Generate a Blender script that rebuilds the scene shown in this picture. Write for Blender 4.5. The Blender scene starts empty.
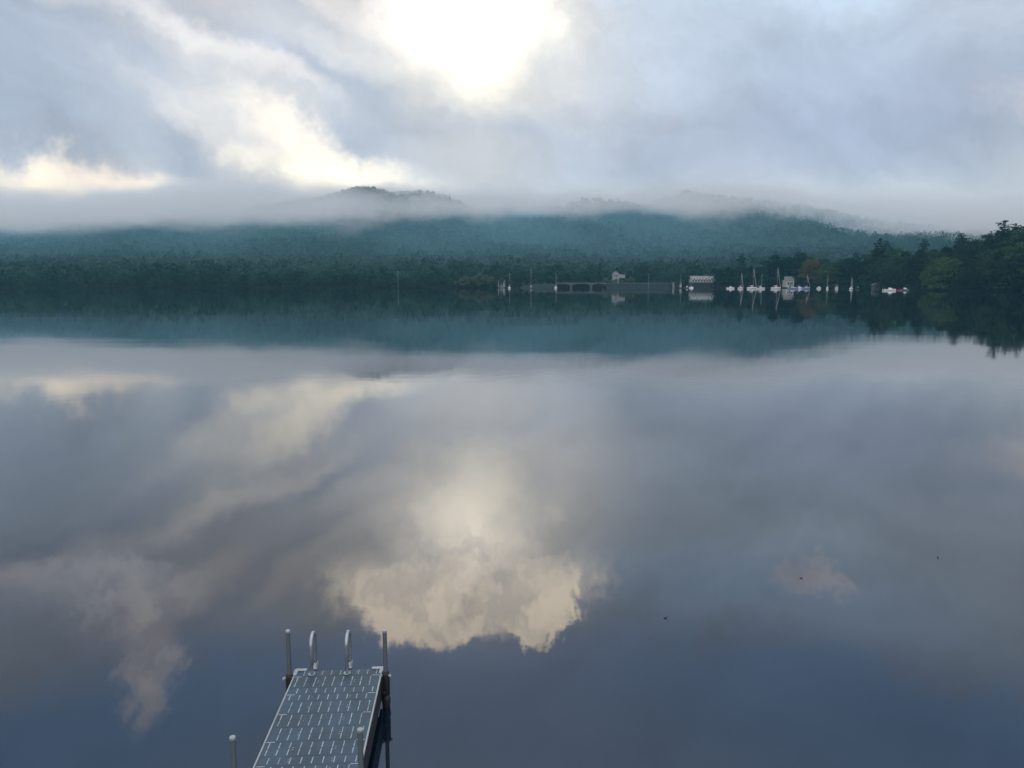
import bpy, bmesh, math, random
import numpy as np
from mathutils import Vector, Matrix
random.seed(7); RNG = np.random.default_rng(7)
R = math.radians
sc = bpy.context.scene
COL = sc.collection

# ------------------------------------------------------------------ camera
F_PX, PITCH, CAM_H = 770.0, 7.65, 6.0
cam_d = bpy.data.cameras.new('camera'); cam = bpy.data.objects.new('camera', cam_d); COL.objects.link(cam)
cam_d.sensor_width = 36.0; cam_d.lens = 36.0 * F_PX / 1024.0
cam_d.clip_start = 0.1; cam_d.clip_end = 30000
cam.location = (0, 0, CAM_H); cam.rotation_euler = (R(90 - PITCH), 0, 0)
sc.camera = cam
sc.view_settings.view_transform = 'Standard'; sc.view_settings.look = 'None'
sc.view_settings.exposure = 0.0; sc.view_settings.gamma = 1.0; sc.view_settings.use_curve_mapping = False
sc.cycles.max_bounces = 12; sc.cycles.diffuse_bounces = 2; sc.cycles.glossy_bounces = 3
sc.cycles.transmission_bounces = 2; sc.cycles.volume_bounces = 10; sc.cycles.transparent_max_bounces = 4
sc.cycles.use_denoising = True
sc.cycles.volume_step_rate = 1.0

def ray(px, py):
    a = Vector(((px - 512) / F_PX, 1.0, -(py - 384) / F_PX))
    p = R(PITCH)
    return Vector((a.x, a.y * math.cos(p) + a.z * math.sin(p), -a.y * math.sin(p) + a.z * math.cos(p)))
def on_plane(px, py, z):
    d = ray(px, py); t = (z - CAM_H) / d.z
    return Vector((d.x * t, d.y * t, z))
def z_at(py, D):                      # height of what is seen at image row py at distance D
    d = ray(512, py); return CAM_H + d.z / d.y * D
def x_at(px, D, py=285):
    d = ray(px, py); return d.x / d.y * D
def az_el(px, py):
    d = ray(px, py).normalized()
    return math.degrees(math.atan2(d.x, d.y)), math.degrees(math.asin(d.z))

# ------------------------------------------------------------------ node helpers
class NT:
    def __init__(s, tree): s.t = tree; tree.nodes.clear()
    def n(s, typ, **kw):
        nd = s.t.nodes.new(typ)
        for k, v in kw.items():
            setattr(nd, k, v)
        return nd
    def set(s, sock, v):
        if isinstance(v, bpy.types.NodeSocket): s.t.links.new(v, sock)
        elif v is not None:
            if isinstance(v, (tuple, list)) and len(v) == 3 and sock.type == 'RGBA': v = (*v, 1)
            sock.default_value = v
    def m(s, op, a, b=None, c=None, clamp=False):
        nd = s.n('ShaderNodeMath', operation=op, use_clamp=clamp)
        s.set(nd.inputs[0], a); s.set(nd.inputs[1], b); s.set(nd.inputs[2], c)
        return nd.outputs[0]
    def vm(s, op, a, b=None, scale=None):
        nd = s.n('ShaderNodeVectorMath', operation=op)
        s.set(nd.inputs[0], a); s.set(nd.inputs[1], b)
        if scale is not None: s.set(nd.inputs['Scale'], scale)
        return nd.outputs['Value'] if op in ('LENGTH', 'DOT_PRODUCT') else nd.outputs[0]
    def noise(s, vec, scale, detail=3, rough=.5, dist=0.0, dims='3D'):
        nd = s.n('ShaderNodeTexNoise', noise_dimensions=dims)
        if vec is not None: s.set(nd.inputs['Vector'], vec)
        nd.inputs['Scale'].default_value = scale; nd.inputs['Detail'].default_value = detail
        nd.inputs['Roughness'].default_value = rough; nd.inputs['Distortion'].default_value = dist
        return nd.outputs
    def mr(s, v, a, b, c=0.0, d=1.0, smooth=True):
        nd = s.n('ShaderNodeMapRange', interpolation_type='SMOOTHSTEP' if smooth else 'LINEAR', clamp=True)
        s.set(nd.inputs[0], v); s.set(nd.inputs[1], a); s.set(nd.inputs[2], b); s.set(nd.inputs[3], c); s.set(nd.inputs[4], d)
        return nd.outputs[0]
    def mix(s, f, a, b):
        nd = s.n('ShaderNodeMix', data_type='RGBA')
        s.set(nd.inputs[0], f); s.set(nd.inputs[6], a); s.set(nd.inputs[7], b)
        return nd.outputs[2]
    def mapping(s, v, loc=(0,0,0), rot=(0,0,0), scale=(1,1,1), typ='TEXTURE'):
        nd = s.n('ShaderNodeMapping', vector_type=typ)
        s.set(nd.inputs[0], v)
        nd.inputs[1].default_value = loc; nd.inputs[2].default_value = rot; nd.inputs[3].default_value = scale
        return nd.outputs[0]
    def sep(s, v):
        nd = s.n('ShaderNodeSeparateXYZ'); s.set(nd.inputs[0], v); return nd.outputs
    def comb(s, x, y, z=0.0):
        nd = s.n('ShaderNodeCombineXYZ'); s.set(nd.inputs[0], x); s.set(nd.inputs[1], y); s.set(nd.inputs[2], z); return nd.outputs[0]

# ------------------------------------------------------------------ sky: Nishita behind broken stratus and cumulus
SUN_AZ, SUN_EL = az_el(482, 52)
SKY_STRENGTH = 0.15
world = bpy.data.worlds.new('World'); sc.world = world; world.use_nodes = True
w = NT(world.node_tree)
sky = w.n('ShaderNodeTexSky', sky_type='NISHITA', sun_disc=False)
sky.sun_elevation = R(SUN_EL); sky.sun_rotation = R(SUN_AZ); sky.altitude = 200; sky.air_density = 1.2; sky.dust_density = 1.0; sky.ozone_density = 2.0
tc = w.n('ShaderNodeTexCoord')
dirv = tc.outputs['Generated']
sx, sy, sz = w.sep(dirv)
az = w.m('MULTIPLY', w.m('ARCTAN2', sx, sy), 57.29578)
el = w.m('MULTIPLY', w.m('ARCSINE', sz), 57.29578)
ael = w.comb(az, el)
nz1 = w.noise(w.mapping(ael, scale=(1.35, 1.0, 1)), 0.11, 2, .5)[1]
nz2 = w.noise(ael, 0.38, 7, .64)[1]
def warp(base, nz, amt):
    return w.vm('ADD', base, w.vm('MULTIPLY', w.vm('SUBTRACT', nz, (.5, .5, .5)), (amt, amt * .8, 0)))
soft = warp(warp(ael, nz1, 8.0), nz2, 4.2)
nz3 = w.noise(ael, 1.5, 5, .6)[1]
crisp = warp(warp(warp(ael, nz1, 4.0), nz2, 5.0), nz3, 2.6)
billow = w.noise(crisp, .24, 6, .58, .3)[0]
bfac = w.mr(el, 15.5, 21.0)
fbm = w.noise(w.mapping(soft, rot=(0, 0, R(-25)), scale=(1.8, 1, 1)), 0.17, 7, .62)[0]

cloud = (.46, .52, .645)
# lower veil, lighter to the right and near the hills
col = w.mix(w.mr(el, 3.0, 11.0), (.80, .815, .83), cloud)
def blob(vec, px, py, rx, ry, rot, c, s=1.0, r0=0.0, up=False, low=None):
    """a patch of cloud colour; rx, ry in photo pixels; up: high in the sky, seen mirrored in the lake"""
    global col
    a, e = az_el(px, py)
    if up: e = -e
    k = 0.0744
    v = w.mapping(vec, (a, e, 0), (0, 0, R(rot)), (rx * k, ry * k, 1))
    f = w.mr(w.vm('LENGTH', v), r0, 1.0, s, 0.0)
    if low is not None or vec is crisp: c = w.mix(w.m('MULTIPLY', bfac, w.mr(billow, .60, .36)), tuple(x * 1.08 for x in c), tuple(x * q for x, q in zip(c, (.70, .73, .79))))
    if low: f = w.m('MULTIPLY', f, w.mr(el, *low))       # melts into the lower cloud
    col = w.mix(f, col, c)
B = [
 (850, 120, 260, 110, 0, (.385, .445, .595), .95),
 (640, 170, 150, 60, 0, (.44, .50, .63), .8),
 (690, 70, 70, 110, 20, (.52, .585, .72), .75),
 (585, 70, 90, 120, 15, (.66, .69, .76), .85),
 (980, 25, 70, 40, 0, (.50, .55, .66), .7),
 (20, 60, 130, 150, -20, (.33, .38, .49), .95),
 (110, 90, 110, 60, -20, (.52, .58, .67), .8),
 (70, 150, 150, 26, -10, (.38, .42, .52), .7),
 (215, 5, 170, 40, -10, (.72, .74, .82), .95),
 (330, 45, 130, 34, -25, (.74, .77, .82), .8),
 (160, 105, 120, 30, -42, (.66, .67, .73), .9),
 (270, 95, 260, 34, -20, (.42, .47, .58), .95),
 (430, 140, 120, 26, -12, (.44, .48, .58), .8),
 (15, 176, 105, 28, -5, (1.28, 1.10, .88), .95),
 (135, 188, 100, 28, -12, (1.28, 1.08, .86), .95),
 (240, 150, 150, 30, -38, (.80, .79, .77), .85),
 (215, 185, 110, 30, -15, (.74, .73, .73), .7),
 (305, 150, 160, 28, -30, (1.12, 1.04, .91), .95),
 (330, 176, 130, 24, -10, (1.4, 1.27, 1.05), 1.0),
 (270, 165, 60, 26, -30, (1.0, .95, .86), .8),
 (110, 200, 240, 20, 0, (.86, .83, .80), .8),
 (250, 194, 66, 40, 20, (.50, .51, .58), .95),
 (185, 160, 60, 45, -30, (.38, .425, .53), .9),
 (470, 165, 130, 36, 0, (.60, .615, .65), .9),
 (450, -20, 290, 125, -6, (.90, .885, .85), .95),
 (470, 30, 150, 130, 0, (.96, .93, .85), .95),
 (482, 50, 60, 90, 6, (1.15, 1.1, .97), .85),
 (400, 5, 110, 34, -24, (.98, .95, .88), .7),
]
for b in B: blob(soft, *b)
col = w.mix(w.mr(w.m('ADD', w.sep(soft)[1], w.m('MULTIPLY', w.m('SUBTRACT', fbm, .5), 5.0)), 2.6, 7.0, .65, 0.0), col, (.84, .85, .86))
for b in [(248, 200, 70, 36, 15, (.56, .585, .63), .9), (60, 212, 120, 24, 4, (.58, .61, .65), .7), (465, 196, 90, 24, -6, (.70, .71, .71), .7), (900, 190, 160, 30, 4, (.55, .60, .67), .5)]: blob(soft, *b)
# higher up: grey sheets, then cumulus lit from behind, then open blue
U = [
 (480, 560, 330, 60, 10, (.50, .57, .68), .7),
 (70, 490, 210, 80, 10, (.43, .50, .63), .9),
 (260, 475, 150, 32, -22, (.85, .86, .88), .8),
 (235, 500, 120, 20, -24, (.98, .95, .95), .7),
 (250, 560, 210, 60, -8, (.47, .49, .56), .9),
 (330, 560, 150, 22, -24, (.80, .77, .76), .7),
 (60, 570, 130, 24, -12, (.80, .78, .80), .6),
 (180, 590, 120, 30, -25, (.80, .76, .76), .7),
 (660, 530, 150, 110, 0, (.55, .64, .78), .85),
 (1030, 450, 60, 36, 0, (.78, .74, .76), .7),
 (800, 495, 260, 60, 0, (.50, .61, .78), .5),
 (820, 560, 230, 44, 0, (.60, .73, .90), .85),
 (760, 600, 330, 60, 0, (.56, .76, 1.05), .85),
]
for b in U: blob(soft, *b, up=True)
# open sky above a ragged cloud edge
edge = w.m('ADD', el, w.m('MULTIPLY', w.m('SUBTRACT', fbm, .5), 9.0))
edge = w.m('ADD', edge, w.m('MULTIPLY', w.m('ABSOLUTE', w.m('ADD', az, 5.0)), .0))
cover = w.mr(edge, 22.5, 27.0, 1.0, 0.0)
skyc = w.vm('SCALE', w.vm('MULTIPLY', sky.outputs[0], (1.15, 1.0, 1.0)), scale=SKY_STRENGTH)
col = w.vm('SCALE', col, scale=w.mr(fbm, .28, .72, .83, 1.17, False))
col = w.vm('MULTIPLY', col, (1.11, 1.09, 1.06))
veil = w.mix(w.mr(el, 25, 60), (.29, .50, .84), (1.50, 1.48, 1.55))
veil = w.vm('SCALE', veil, scale=w.mr(fbm, .3, .7, .88, 1.12, False))
skyc = w.mix(.8, skyc, veil)
col = w.mix(cover, skyc, col)
C = [
 (465, 515, 105, 95, 0, (3.0, 2.65, 2.15), .95, .0),
 (465, 562, 165, 84, 0, (2.60, 2.22, 1.74), 1.0, .66),
 (430, 605, 75, 52, 0, (2.60, 2.22, 1.74), 1.0, .78),
 (535, 602, 50, 46, 0, (2.64, 2.26, 1.75), 1.0, .84),
 (468, 596, 26, 44, 30, (1.25, 1.12, .98), .55, .1),
 (375, 515, 100, 22, -32, (1.05, .98, .92), .65, .0),
 (145, 660, 36, 78, 6, (1.20, 1.10, 1.08), .8, .35),
 (115, 590, 110, 36, 8, (1.0, .98, 1.02), .75, .25),
 (815, 585, 52, 22, 0, (.95, .92, .98), .8, .4),
]
for b in C: blob(soft if b[7] == 0 else crisp, *b[:8], up=True, low=(18.3, 24.0) if b[7] > .6 else (11.8, 20.0) if b[7] == 0 else None)

# unseen sky behind the camera, brightened to light the faces turned this way
col = w.mix(w.mr(sy, .25, -.45, 0, .9), col, (1.10, 1.08, 1.10))
bg = w.n('ShaderNodeBackground'); out = w.n('ShaderNodeOutputWorld')
w.set(bg.inputs[0], w.vm('SCALE', col, scale=1.0 / SKY_STRENGTH)); bg.inputs[1].default_value = SKY_STRENGTH
w.t.links.new(bg.outputs[0], out.inputs[0])

# ------------------------------------------------------------------ sun, veiled by the cloud: wide and without an edge
sd = bpy.data.lights.new('sun', 'SUN'); sd.energy = 0.5; sd.angle = R(28); sd.color = (1, .975, .94)
sun = bpy.data.objects.new('sun', sd); COL.objects.link(sun)
sdir = Vector((math.sin(R(SUN_AZ)) * math.cos(R(SUN_EL)), math.cos(R(SUN_AZ)) * math.cos(R(SUN_EL)), math.sin(R(SUN_EL))))
sun.rotation_euler = sdir.to_track_quat('Z', 'Y').to_euler()
sd.use_nodes = True
l = NT(sd.node_tree)
geo = l.n('ShaderNodeNewGeometry')
dp = l.m('ABSOLUTE', l.vm('DOT_PRODUCT', geo.outputs['Incoming'], tuple(sdir)))
em = l.n('ShaderNodeEmission'); em.inputs[0].default_value = (1, .975, .94, 1)
l.set(em.inputs[1], l.m('MULTIPLY', l.m('POWER', l.mr(dp, math.cos(R(14)), 1.0), 1.3), .14))
lo = l.n('ShaderNodeOutputLight'); l.t.links.new(em.outputs[0], lo.inputs[0])

# ------------------------------------------------------------------ materials
def mat(name, base=(.5, .5, .5), rough=.6, metal=0.0, spec=.5, var=0.0, vscale=3.0, bump=0.0, bscale=20, rvar=0.0):
    m = bpy.data.materials.new(name); m.use_nodes = True; t = NT(m.node_tree)
    p = t.n('ShaderNodeBsdfPrincipled'); o = t.n('ShaderNodeOutputMaterial')
    p.inputs['Roughness'].default_value = rough; p.inputs['Metallic'].default_value = metal
    p.inputs['Specular IOR Level'].default_value = spec
    c = t.n('ShaderNodeTexCoord').outputs['Object']
    nz = t.noise(c, vscale, 5, .6)[0]
    lo_ = tuple(x * (1 - var) for x in base); hi_ = tuple(min(1, x * (1 + var)) for x in base)
    t.set(p.inputs['Base Color'], t.mix(t.mr(nz, .3, .7), lo_, hi_))
    if rvar: t.set(p.inputs['Roughness'], t.mr(nz, .3, .7, rough - rvar, rough + rvar))
    if bump:
        b = t.n('ShaderNodeBump'); b.inputs['Strength'].default_value = bump; b.inputs['Distance'].default_value = .01
        t.set(b.inputs['Height'], t.noise(c, bscale, 4)[0]); t.t.links.new(b.outputs[0], p.inputs['Normal'])
    t.t.links.new(p.outputs[0], o.inputs[0])
    return m

def foliage(name, c1, c2, rnd=.35, tint_attr=False):
    m = bpy.data.materials.new(name); m.use_nodes = True; t = NT(m.node_tree)
    o = t.n('ShaderNodeOutputMaterial')
    co = t.n('ShaderNodeTexCoord').outputs['Object']
    nz = t.noise(co, .35, 3)[0]
    c = t.mix(t.mr(nz, .3, .7), c1, c2)
    if tint_attr:
        a = t.n('ShaderNodeAttribute', attribute_name='tint'); r = a.outputs['Fac']
    else:
        r = t.n('ShaderNodeObjectInfo').outputs['Random']
    c = t.vm('SCALE', c, scale=t.mr(r, 0, 1, 1 - rnd, 1 + rnd, False))
    d = t.n('ShaderNodeBsdfDiffuse'); tr = t.n('ShaderNodeBsdfTranslucent'); mx = t.n('ShaderNodeMixShader')
    t.set(d.inputs[0], c); t.set(tr.inputs[0], c); mx.inputs[0].default_value = .3
    t.t.links.new(d.outputs[0], mx.inputs[1]); t.t.links.new(tr.outputs[0], mx.inputs[2]); t.t.links.new(mx.outputs[0], o.inputs[0])
    return m

M = dict(
 leaf_dark=foliage('dark leaves', (.011, .024, .016), (.028, .050, .026), .5),
 leaf_far=foliage('far shore leaves', (.022, .052, .040), (.044, .088, .056)),
 leaf_olive=foliage('olive leaves', (.050, .085, .034), (.085, .125, .048), .15),
 leaf_mid=foliage('mid green leaves', (.030, .058, .030), (.052, .090, .042), .3),
 leaf_rust=foliage('turning leaves', (.085, .066, .030), (.125, .098, .040), .1),
 leaf_pale=foliage('pale shrub leaves', (.085, .115, .075), (.13, .16, .10), .2),
 needle=foliage('pine needles', (.010, .020, .014), (.018, .032, .020)),
 forest=foliage('hillside leaves', (.028, .063, .050), (.056, .102, .066), .62, True),
 bark=mat('bark', (.035, .032, .028), .95, spec=.1, var=.3, vscale=2),
 white_paint=mat('white paint', (.78, .78, .76), .5, var=.06),
 white_hull=mat('white gelcoat', (.86, .86, .85), .25, var=.05),
 blue_hull=mat('blue gelcoat', (.24, .31, .48), .3, var=.06),
 navy=mat('navy canvas', (.03, .05, .13), .8, var=.15),
 dark_stripe=mat('dark antifouling', (.03, .035, .05), .6, var=.15),
 green_hull=mat('green gelcoat', (.05, .22, .17), .3, var=.1),
 red_hull=mat('red plastic', (.5, .06, .05), .4, var=.1),
 canvas=mat('cream sail cover', (.66, .64, .58), .8, var=.06),
 mast=mat('anodised mast', (.45, .46, .47), .45, metal=.3, var=.06),
 glass=mat('dark window glass', (.02, .025, .03), .1),
 roof=mat('grey shingles', (.22, .22, .23), .85, var=.15),
 wall_grey=mat('dark boards', (.06, .06, .065), .8, var=.2),
 concrete=mat('weathered concrete', (.12, .125, .125), .95, spec=.1, var=.15, vscale=.5),
 plaster=mat('grey white boards', (.33, .35, .36), .8, var=.1),
 stone=mat('shore stone', (.034, .048, .052), .95, spec=.05, var=.3, vscale=.8),
 steel=mat('galvanised steel', (.06, .075, .085), .42, metal=.7, var=.12, vscale=8, rvar=.1),
 alu=mat('aluminium', (.42, .45, .47), .34, metal=.85, var=.1, vscale=10, rvar=.06),
 alu_bright=mat('cast aluminium', (.36, .39, .40), .5, metal=.3, var=.08, vscale=14),
 rubber=mat('black rubber', (.012, .012, .013), .6, var=.2),
 frame_dark=mat('dark dock frame', (.010, .011, .013), .65, var=.3, vscale=4),
 deck=mat('blue grey plastic deck', (.038, .068, .096), .55, var=.3, vscale=2.6, bump=.12, bscale=90, rvar=.06),
 slot=mat('pale slot ribs', (.34, .41, .46), .5, var=.3, vscale=9),
 edge=mat('pale edge trim', (.34, .37, .37), .5, var=.15, vscale=3),
 skin=mat('skin', (.45, .28, .2), .6), cloth=mat('dark clothing', (.04, .045, .06), .9),
 leafmat=mat('dead leaf', (.03, .022, .015), .8),
)
# ground
def ground_mat():
    m = bpy.data.materials.new('forest floor'); m.use_nodes = True; t = NT(m.node_tree)
    p = t.n('ShaderNodeBsdfPrincipled'); o = t.n('ShaderNodeOutputMaterial')
    c = t.n('ShaderNodeTexCoord').outputs['Object']
    nz = t.noise(c, .05, 6, .6)[0]
    t.set(p.inputs['Base Color'], t.mix(t.mr(nz, .35, .65), (.010, .016, .011), (.022, .030, .019)))
    p.inputs['Roughness'].default_value = 1.0; p.inputs['Specular IOR Level'].default_value = 0.0
    t.t.links.new(p.outputs[0], o.inputs[0]); return m
M['ground'] = ground_mat()
def water_mat():
    m = bpy.data.materials.new('lake water'); m.use_nodes = True; t = NT(m.node_tree)
    p = t.n('ShaderNodeBsdfPrincipled'); o = t.n('ShaderNodeOutputMaterial')
    c = t.n('ShaderNodeTexCoord').outputs['Object']
    p.inputs['IOR'].default_value = 1.75
    p.inputs['Base Color'].default_value = (.003, .010, .020, 1)
    n1 = t.noise(t.mapping(c, scale=(1, 1, 1), typ='POINT'), .9, 3, .5)[0]
    n2 = t.noise(t.mapping(c, scale=(.35, 1, 1), typ='POINT'), .06, 2, .5)[0]
    calm = t.noise(t.mapping(c, scale=(.3, 1, 1), typ='POINT'), .018, 3, .6)[0]
    hgt = t.m('ADD', t.m('MULTIPLY', n1, t.mr(calm, .40, .68, .0010, .0042)), t.m('MULTIPLY', n2, .020))
    b = t.n('ShaderNodeBump'); b.inputs['Strength'].default_value = 1.0; b.inputs['Distance'].default_value = 1.0
    t.set(b.inputs['Height'], hgt); t.t.links.new(b.outputs[0], p.inputs['Normal'])
    t.set(p.inputs['Roughness'], t.mr(calm, .45, .75, .025, .06))
    t.t.links.new(p.outputs[0], o.inputs[0]); return m
M['water'] = water_mat()

# ------------------------------------------------------------------ mesh helpers
def link(o, parent=None):
    COL.objects.link(o)
    if parent is not None: o.parent = parent
    return o
def empty(name, loc=(0, 0, 0), rz=0.0):
    o = bpy.data.objects.new(name, None); o.empty_display_size = .2
    o.location = loc; o.rotation_euler = (0, 0, rz); return link(o)
def tag(o, label=None, cat=None, group=None, kind=None):
    if label: o['label'] = label
    if cat: o['category'] = cat
    if group: o['group'] = group
    if kind: o['kind'] = kind
    return o
def np_mesh(name, verts, quads, mats, fmat=None, tint=None, smooth=False):
    me = bpy.data.meshes.new(name)
    verts = np.asarray(verts, np.float32); quads = np.asarray(quads, np.int32)
    me.vertices.add(len(verts)); me.vertices.foreach_set('co', verts.ravel())
    k = quads.shape[1]
    me.loops.add(quads.size); me.loops.foreach_set('vertex_index', quads.ravel())
    me.polygons.add(len(quads)); me.polygons.foreach_set('loop_start', np.arange(0, quads.size, k, dtype=np.int32))
    if smooth: me.polygons.foreach_set('use_smooth', np.ones(len(quads), bool))
    if fmat is not None: me.polygons.foreach_set('material_index', np.asarray(fmat, np.int32))
    me.update(calc_edges=True)
    if tint is not None:
        a = me.attributes.new('tint', 'FLOAT', 'POINT'); a.data.foreach_set('value', np.asarray(tint, np.float32))
    for m in mats: me.materials.append(m)
    return me
class MB:
    """collects shapes into one mesh"""
    def __init__(s): s.bm = bmesh.new(); s.mi = 0
    def _faces(s, faces):
        for f in faces: f.material_index = s.mi
    def box(s, c, size, rot=None, bevel=0.0):
        r = bmesh.ops.create_cube(s.bm, size=1.0)
        mt = Matrix.Translation(c) @ (rot.to_4x4() if rot else Matrix.Identity(4)) @ Matrix.Diagonal((*size, 1))
        bmesh.ops.transform(s.bm, matrix=mt, verts=r['verts'])
        fs = {f for v in r['verts'] for f in v.link_faces}
        s._faces(fs)
        if bevel:
            es = {e for f in fs for e in f.edges}
            g = bmesh.ops.bevel(s.bm, geom=list(es), offset=bevel, segments=2, affect='EDGES', profile=.5)
            s._faces(g['faces'])
        return s
    def tube(s, pts, r, seg=12, caps=True):
        pts = [Vector(p) for p in pts]
        rr = r if isinstance(r, (list, tuple)) else [r] * len(pts)
        rings = []; up = None
        for i, p in enumerate(pts):
            t = (pts[min(i + 1, len(pts) - 1)] - pts[max(i - 1, 0)]).normalized()
            if up is None:
                up = Vector((0, 0, 1)) if abs(t.z) < .9 else Vector((1, 0, 0))
            a = (up - t * up.dot(t)).normalized(); b = t.cross(a); up = a
            rings.append([s.bm.verts.new(p + (a * math.cos(2 * math.pi * k / seg) + b * math.sin(2 * math.pi * k / seg)) * rr[i]) for k in range(seg)])
        fs = []
        for i in range(len(rings) - 1):
            for k in range(seg):
                f = s.bm.faces.new((rings[i][k], rings[i][(k + 1) % seg], rings[i + 1][(k + 1) % seg], rings[i + 1][k])); f.smooth = True; fs.append(f)
        if caps:
            fs.append(s.bm.faces.new(rings[0][::-1])); fs.append(s.bm.faces.new(rings[-1]))
        s._faces(fs); return s
    def loft(s, rings, caps=True, smooth=False):
        rv = [[s.bm.verts.new(p) for p in ring] for ring in rings]; n = len(rv[0]); fs = []
        for i in range(len(rv) - 1):
            for k in range(n):
                f = s.bm.faces.new((rv[i][k], rv[i][(k + 1) % n], rv[i + 1][(k + 1) % n], rv[i + 1][k])); f.smooth = smooth; fs.append(f)
        if caps: fs.append(s.bm.faces.new(rv[0][::-1])); fs.append(s.bm.faces.new(rv[-1]))
        s._faces(fs); return s
    def poly_prism(s, pts, y0, y1):
        """outline in x,z swept from y0 to y1"""
        return s.loft([[(x, y0, z) for x, z in pts], [(x, y1, z) for x, z in pts]])
    def build(s, name, mats, parent=None):
        bmesh.ops.recalc_face_normals(s.bm, faces=s.bm.faces[:])
        me = bpy.data.meshes.new(name); s.bm.to_mesh(me); s.bm.free()
        for m in (mats if isinstance(mats, (list, tuple)) else [mats]): me.materials.append(m)
        return link(bpy.data.objects.new(name, me), parent)
def copy_tree(o, parent=None):
    c = o.copy(); COL.objects.link(c)
    if parent is not None: c.parent = parent
    for ch in list(o.children): copy_tree(ch, c)
    return c

# ------------------------------------------------------------------ lake and land
def smooth01(t): t = np.clip(t, 0, 1); return t * t * (3 - 2 * t)
PXS = [-1500, -200, 0, 200, 400, 520, 600, 690, 800, 860, 885, 930, 1024, 1110, 2500]
DSH = [560, 600, 612, 618, 625, 632, 638, 640, 610, 560, 525, 480, 430, 390, 350]
def shore(px): return np.interp(px, PXS, DSH) + 5 * np.sin(px * .031) + 3 * np.sin(px * .083 + 1)
def land_z(px, D):
    px = np.asarray(px, float); D = np.asarray(D, float)
    t = D - shore(px); X = (px - 512) / F_PX * D
    bank = -1.5 + 2.0 * smooth01((t + 3) / 8)
    low = 0.035 * np.clip(t - 5, 0, 60)
    # wooded point on the right
    pt = smooth01((px - 850) / 90) * 15 * smooth01(t / 90) * (1 + .35 * smooth01((px - 940) / 80))
    pt *= 1 - .4 * smooth01((D - 800) / 200)
    # the hill
    crest = 80 * (1 - .42 * smooth01((X - 500) / 220)) + 64 * np.exp(-((X + 215) / 270) ** 2) + 36 * np.exp(-((X + 800) / 420) ** 2) + 50 * np.exp(-((X - 400) / 200) ** 2) + 34 * np.exp(-((X - 150) / 130) ** 2) + 26 * np.exp(-((X - 285) / 70) ** 2) + 34 * np.exp(-((X - 850) / 120) ** 2)
    crest = crest + 5 * np.sin(X * .021) + 4 * np.sin(X * .047 + D * .01)
    rise = smooth01((D - shore(px).clip(600) - 25) / 880.0) ** .93 * 1.0
    hill = crest * rise + 3.0 * np.sin(X * .03 + D * .017) * smooth01((D - 720) / 150)
    back = 1 - .5 * smooth01((D - 1550) / 600)
    return bank + low + np.maximum(pt, 0) + hill * back * smooth01((t - 15) / 60)
pxs = np.arange(-1500, 2501, 10.0)
Ds = np.concatenate([np.arange(360, 700, 4.0), np.arange(700, 1700, 14.0), np.arange(1700, 2600, 100.0)])
PX, DD = np.meshgrid(pxs, Ds, indexing='ij')
Z = land_z(PX, DD); Z = np.where(DD - shore(PX) < -6, -2.0, Z)
V = np.stack([(PX - 512) / F_PX * DD, DD, Z], -1).reshape(-1, 3)
ni, nj = PX.shape
ii, jj = np.meshgrid(np.arange(ni - 1), np.arange(nj - 1), indexing='ij')
a = (ii * nj + jj).ravel(); Q = np.stack([a, a + nj, a + nj + 1, a + 1], 1)
keep = (Z.ravel()[Q] > -1.9).any(1)
land = link(bpy.data.objects.new('hill', np_mesh('hill', V, Q[keep], [M['ground']], smooth=True)))
tag(land, 'wooded hill rising from the far shore into low cloud', 'hill', kind='structure')
g = MB(); S = 9000
vs = [g.bm.verts.new(p) for p in ((-S, -400, 0), (S, -400, 0), (S, S, 0), (-S, S, 0))]; g.bm.faces.new(vs)
lake = g.build('lake', M['water']); tag(lake, 'calm lake mirroring clouds and hill', 'lake', kind='structure')

# ------------------------------------------------------------------ foliage generators
def leaf_quads(P, Nrm, size, jitter=.8):
    """quads centred on P, loosely facing Nrm"""
    n = len(P)
    d = Nrm + RNG.normal(0, jitter, (n, 3)); d /= np.linalg.norm(d, axis=1, keepdims=True) + 1e-9
    h = RNG.normal(0, 1, (n, 3)); u = np.cross(d, h); u /= np.linalg.norm(u, axis=1, keepdims=True) + 1e-9
    v = np.cross(d, u)
    s = np.asarray(size).reshape(-1, 1) * RNG.uniform(.6, 1.3, (n, 1)); s2 = s * RNG.uniform(.6, 1.0, (n, 1))
    bend = d * s * RNG.uniform(-.35, .35, (n, 1))
    q = np.stack([P - u * s + bend, P - v * s2, P + u * s + bend, P + v * s2], 1).reshape(-1, 3)
    return q, np.arange(4 * n).reshape(-1, 4)
def crown_points(h, r, lobes, per, base=.25, flat=1.0):
    Ps, Ns = [], []
    for k in range(lobes):
        zz = base + (1 - base) * RNG.beta(1.6, 1.3)
        fr = math.sin(math.pi * min(1, max(.34, (zz - base) / (1 - base) * .82 + .14))) ** .7
        ang = RNG.uniform(0, 2 * math.pi); rad = r * fr * math.sqrt(RNG.uniform(.05, .62))
        c = np.array([math.cos(ang) * rad, math.sin(ang) * rad, zz * h * .9])
        lr = r * RNG.uniform(.30, .50)
        d = RNG.normal(0, 1, (per, 3)); d[:, 2] = np.where(d[:, 2] < -.2, -d[:, 2] * .6, d[:, 2]); d /= np.linalg.norm(d, axis=1, keepdims=True)
        rr = lr * RNG.uniform(.7, 1.08, (per, 1))
        Ps.append(c + d * rr * np.array([1, 1, .8 * flat])); Ns.append(d)
    P = np.concatenate(Ps); P[:, 2] = np.clip(P[:, 2], .04 * h, None)
    P[:, 2] *= h / P[:, 2].max()
    return P, np.concatenate(Ns)
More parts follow.
